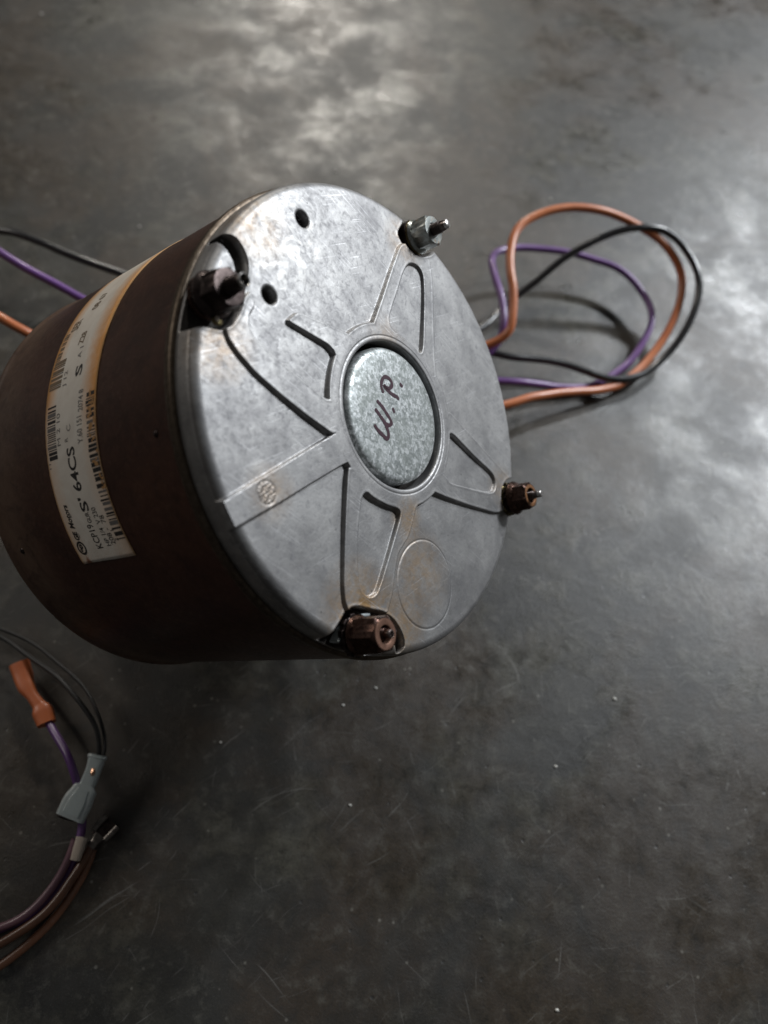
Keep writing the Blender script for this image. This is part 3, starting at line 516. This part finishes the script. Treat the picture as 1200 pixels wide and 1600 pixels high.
# upper left: dark flanged nut with long hollow-ended stud
b = bolt(158.8, 'dark flanged nut with hollow-ended threaded stud')
place('stud', threaded(2.15, -6, 8.3, .8), M['dark'], b)
place('stud_tip', lathe([(1.72, 8.2), (1.66, 8.85), (1.45, 8.95), (1.3, 8.8), (1.28, 8.75)], 28), M['tip'], b)
place('stud_bore', lathe([(1.3, 8.8), (1.22, 7.6), (.01, 7.4)], 28), M['term'], b)
place('hex_nut', nut(4.6, -3.2, 3.6, 2.1), M['dark'], b, .35)
place('flange', lathe([(2, -3.4), (5.9, -3.4), (6.1, -2.9), (5.5, -1.9), (4.6, -1.2), (3, -1.2)], 72), M['dark'], b)
place('washer', washer(5.6, -5.8, -4.4, 2.3), M['rusty'], b); place('spacer', lathe([(3.4, -8.5), (3.4, -4.2)], 40), M['rusty'], b)
# upper right: bright zinc nut
b = bolt(68.8, 'bright zinc nut over a dark washer')
place('stud', threaded(1.95, -6, 9.2), M['thread'], b); place('stud_tip', lathe([(1.5, 9.1), (1.35, 9.9), (1.0, 10.1), (.01, 10.1)], 24), M['tip'], b)
place('hex_nut', nut(4.5, -1.5, 4.4, 2.0), M['bright'], b, .18)
place('flange', lathe([(2, -2.4), (5.4, -2.4), (5.6, -2.0), (4.9, -1.2), (3.5, -1.0)], 72), M['bright'], b)
place('washer', washer(5.9, -6.2, -2.9, 2.3), M['dark'], b); place('lock_washer', washer(5.7, -2.95, -2.35, 2.3), M['brass'], b)
# lower: rusty tall nut
b = bolt(248.8, 'rusty brown hex nut at the lower rim')
place('stud', threaded(1.6, -6, 9.4, .55), M['rusty'], b); place('stud_tip', lathe([(1.25, 9.3), (1.15, 10.0), (.85, 10.1), (.6, 9.6), (.01, 9.6)], 24), M['thread'], b)
place('hex_nut', nut(4.6, -1.0, 8.0, 2.5, 1.1), M['rusty'], b, .05)
place('nut_face', lathe([(2.4, 6.2), (2.45, 8.05), (2.7, 8.16), (4.0, 8.12), (4.2, 7.9)], 40), M['ring'], b); place('washer', washer(5.7, -3.4, -1.8, 2.3, 10, .25), M['dark'], b, .3); place('spacer', lathe([(3.6, -8.6), (3.6, -3.2)], 40), M['dark'], b)
place('flange', lathe([(2, -1.5), (5.3, -1.5), (5.5, -1.0), (4.8, .2), (3.5, .4)], 72), M['rusty'], b)
# right: rust-orange nut over brassy star washers
b = bolt(338.8, 'rust-orange hex nut over brassy star washers')
place('stud', threaded(1.45, -6, 9.6, .6), M['thread'], b); place('stud_tip', lathe([(1.15, 9.5), (1.1, 10.6), (.8, 10.8), (.01, 10.8)], 24), M['tip'], b)
place('hex_nut', nut(4.25, .4, 6.6, 2.5, .9), M['rusty'], b, .3)
place('flange', lathe([(2, -.1), (5.6, -.1), (5.85, .4), (5.3, 1.3), (4.3, 2.0)], 72), M['rusty'], b)
place('rust_ring', lathe([(2.55, 5.2), (2.6, 6.62), (2.8, 6.74), (3.7, 6.7), (3.9, 6.5)], 40), M['orange_rust'], b)
place('washer', washer(6.0, -5.2, -2.9, 2.3), M['brass'], b); place('star_washer', washer(5.4, -2.8, -1.6, 2.3, 12, .45), M['brass'], b, .1); place('star_washer', washer(5.2, -1.3, -.5, 2.3, 12, .4), M['dark'], b, .4)
# small bent zinc clip by the upper-left nut and pale tab by the lower nut
def blob(name, c, sx, sy, sz, mat, par, seed):
    bm = bmesh.new(); bmesh.ops.create_icosphere(bm, subdivisions=3, radius=1)
    for v in bm.verts:
        d = 1 + .25 * noise.noise(v.co * 1.6 + Vector((seed, 0, 0))); v.co = Vector((v.co.x * sx * d, v.co.y * sy * d, v.co.z * sz * d)) * MM + Vector(c) * MM
    me = bpy.data.meshes.new(name); bm.to_mesh(me); bm.free(); return link(name, me, mat, par)
me = sweep(smooth_pts(spline([(x, y, -4.6 + .1 * i) for i, (x, y) in enumerate(TAB)], 5), 2), .55, 12, [1.7] * 26, 4)
link('pale_lug', me, m_flat('pale_blue_grey_casting', (.36, .40, .41), .5), motor)
blob('brass_clip', (CLIP[0], CLIP[1], -2.6), 1.5, 1.2, .6, M['brass'], motor, 2); blob('bright_clip_or_glint', (CLIP[0] - .4, CLIP[1] + .4, -2.0), .6, .8, .35, M['white'], motor, 7)
blob('bright_clip_or_glint', (GLINT[0], GLINT[1], -3), .9, .8, .8, M['bright'], motor, 9)  # glint beside the lower nut, modelled as a small bright lump

# ---------------------------------------------------------------- wires
WR = 1.55
def wire(name, key, mat, label, r=WR, cat='wire', group=None, jitter=.0):
    P = spline(smooth_pts(WIRES[key], 1), 7); P = [p + Vector((noise.noise(p * .045 + Vector((r * 9, 0, 0))), noise.noise(p * .045 + Vector((5, r * 9, 0))), .5 * noise.noise(p * .05))) * 1.1 for p in P]; P = [Vector((p.x, p.y, max(p.z, r * .98))) for p in P]
    o = link(name, sweep(P, r, 14), mat); 
    if label: tag(o, label, cat, group)
    return o
wire('lead_wire', 'orange', M['org'], 'orange insulated wire looping on the floor right of the motor and trailing off behind it', 2.1)
wire('lead_wire', 'purple', M['pur'], 'purple insulated wire, smallest loop right of the motor, trailing off behind it', 1.85)
wire('lead_wire', 'black', M['blk'], 'black insulated wire, widest loop right of the motor, trailing off behind it', 1.9)

def thing(name, label, cat, loc):
    o = bpy.data.objects.new(name, None); sc.collection.objects.link(o); o.location = loc; tag(o, label, cat); o.empty_display_size = .01; return o
def sub(o, par, name=None):
    o.parent = par; o.matrix_parent_inverse = Matrix.Translation(-Vector(par.location)); return o
def base(pts): return Vector((pts[0][0], pts[0][1], 0)) * MM
def part_wire(key, mat, par, r, name='insulated_wire'):
    o = wire(name, key, mat, None, r); return sub(o, par)
def prof_sweep(name, pts, widths, heights, mat, par, power=3.2, n=6):
    P = spline(pts, n); k = len(pts) - 1
    def it(L, i): 
        u = min(i / n, k - 1e-6); a = int(u); f = u - a; f = f * f * (3 - 2 * f); return L[a] * (1 - f) + L[a + 1] * f
    W_ = [it(widths, i) / 2 for i in range(len(P))]; H_ = [it(heights, i) / 2 for i in range(len(P))]
    o = link(name, sweep(P, W_, 24, H_, power), mat); sharp(o, 50); return sub(o, par) if par else o

t = thing('crimp_connector', 'orange sleeved crimp connector on a purple wire at the lower left', 'connector', base(ORANGE_CONN))
prof_sweep('insulating_sleeve', ORANGE_CONN, [7.6, 7.2, 6.4, 4.4, 4.8, 7.6, 6.8], [4.6, 4.6, 4.4, 3.8, 4.2, 5.2, 5.0], M['conn'], t, 2.8)
part_wire('bl_purple_top', M['pur'], t, 1.45)
t = thing('spade_connector', 'clear nylon spade connector on a thin black wire above the wire bundle', 'connector', base(CLEAR_CONN))
prof_sweep('nylon_housing', CLEAR_CONN, [5.8, 5.2, 5.4, 8.6, 10.4, 10.2], [4.6, 4.2, 3.6, 3.6, 3.8, 3.8], M['nylon'], t, 4.5)
p0, p1 = Vector(CLEAR_CONN[1]), Vector(CLEAR_CONN[2]); 
o = blob('crimp_barrel', (p0 * .85 + p1 * .15) + Vector((0.6, 0, 2.1)), .9, 1.5, .5, M['copper'], None, 3); sub(o, t)
o = blob('rim_opening', Vector(CLEAR_CONN[-1]) + Vector((0, 0, 0)), 4.1, .9, 1.2, M['dark'], None, 5); sub(o, t)
part_wire('bl_black', M['thinblk'], t, .9); part_wire('bl_black_thin', M['thinblk'], t, .65)
q0, q1 = Vector(CLEAR_CONN[0]), Vector(CLEAR_CONN[1]); prof_sweep('barrel_collar', [q0 - (q1 - q0) * .03, q0 + (q1 - q0) * .12, q0 + (q1 - q0) * .24], [6.2, 6.9, 6.0], [5.0, 5.5, 4.7], M['nylon'], t, 3)
q0, q1 = Vector(CLEAR_CONN[3]), Vector(CLEAR_CONN[5]); prof_sweep('moulded_ridge', [q0 + Vector((0, 0, 1.8)), (q0 + q1) / 2 + Vector((0, 0, 2.0)), q1 * .9 + q0 * .1 + Vector((0, 0, 1.95))], [4.5, 6.2, 6.4], [.8, .8, .8], M['nylon'], t, 4)
t = thing('spade_terminal', 'bare dark spade terminal crimped on a brown wire at the lower left', 'terminal', base(SPADE))
S = [Vector(p) for p in SPADE]; ax = (S[3] - S[1]).normalized(); sd = ax.cross(Vector((0, 0, 1))).normalized()
prof_sweep('crimp_barrel', SPADE[:3], [3.8, 3.4, 4.6], [3.4, 2.8, 1.6], M['term'], t, 2.4)
prof_sweep('blade', [S[2] - ax * 1.5, (S[2] + S[3]) / 2, S[3]], [5.6, 6.4, 6.4], [.8, .8, .8], M['dark'], t, 6)
for k in (-1, 1):
    prof_sweep('curled_rail', [S[2] + sd * k * 2.7 + Vector((0, 0, .9)), (S[2] + S[3]) / 2 + sd * k * 2.9 + Vector((0, 0, 1.2)), S[3] + sd * k * 2.9 + Vector((0, 0, 1.2))], [2.0, 2.2, 2.2], [1.7, 1.9, 1.9], M['term'], t, 2.4)
part_wire('bl_brown_a', M['brn'], t, 1.5)
tag(wire('lead_wire', 'bl_brown_b', M['brn'], 'faded brown wire lying lowest in the bundle at the lower left', 1.5), None, 'wire')
t = thing('sleeved_wire', 'dusty mauve wire with a cream end sleeve in the lower left bundle', 'wire', base(SLEEVE))
part_wire('bl_pink', M['pnk'], t, 1.35)
prof_sweep('end_sleeve', SLEEVE, [3.8, 3.8, 3.4], [3.4, 3.4, 3.2], M['white'], t, 3)

# loose grit on the floor
GL = ['pale blurred grit speck on the floor in the far left corner', 'pale grit speck at the top edge of the photo, left of the pale floor sheen', 'grit speck on the floor just beyond the top of the motor face',
      'grit speck on the floor just beyond the top of the orange wire loop', 'grit speck on the floor just below the lower rusty nut', 'grit speck on the floor below and left of the lower rusty nut',
      'grit speck alone on the open floor right of centre, below the right-hand nut', 'grit speck on open floor well below the motor, near the middle', 'grit speck on the floor farthest right below the right-hand nut',
      'tiny grit speck on the floor at the edge of the motor shadow', 'grit speck on the floor between the trailing black wire and the motor top', 'grit speck at the bottom edge of the photo, right of centre']
for k, (x, y, z) in enumerate(GRIT):
    r = (.75, .65, .6, .7, .5, .45, .55, .45, .6, .35, .5, .55)[k]
    o = blob('grit_speck', (0, 0, r * .4), r * 1.3, r, r * .6, M['grit'], None, k * 3.1); o.location = (x * MM, y * MM, 0)
    tag(o, GL[k], 'grit', 'loose grit specks on the floor')
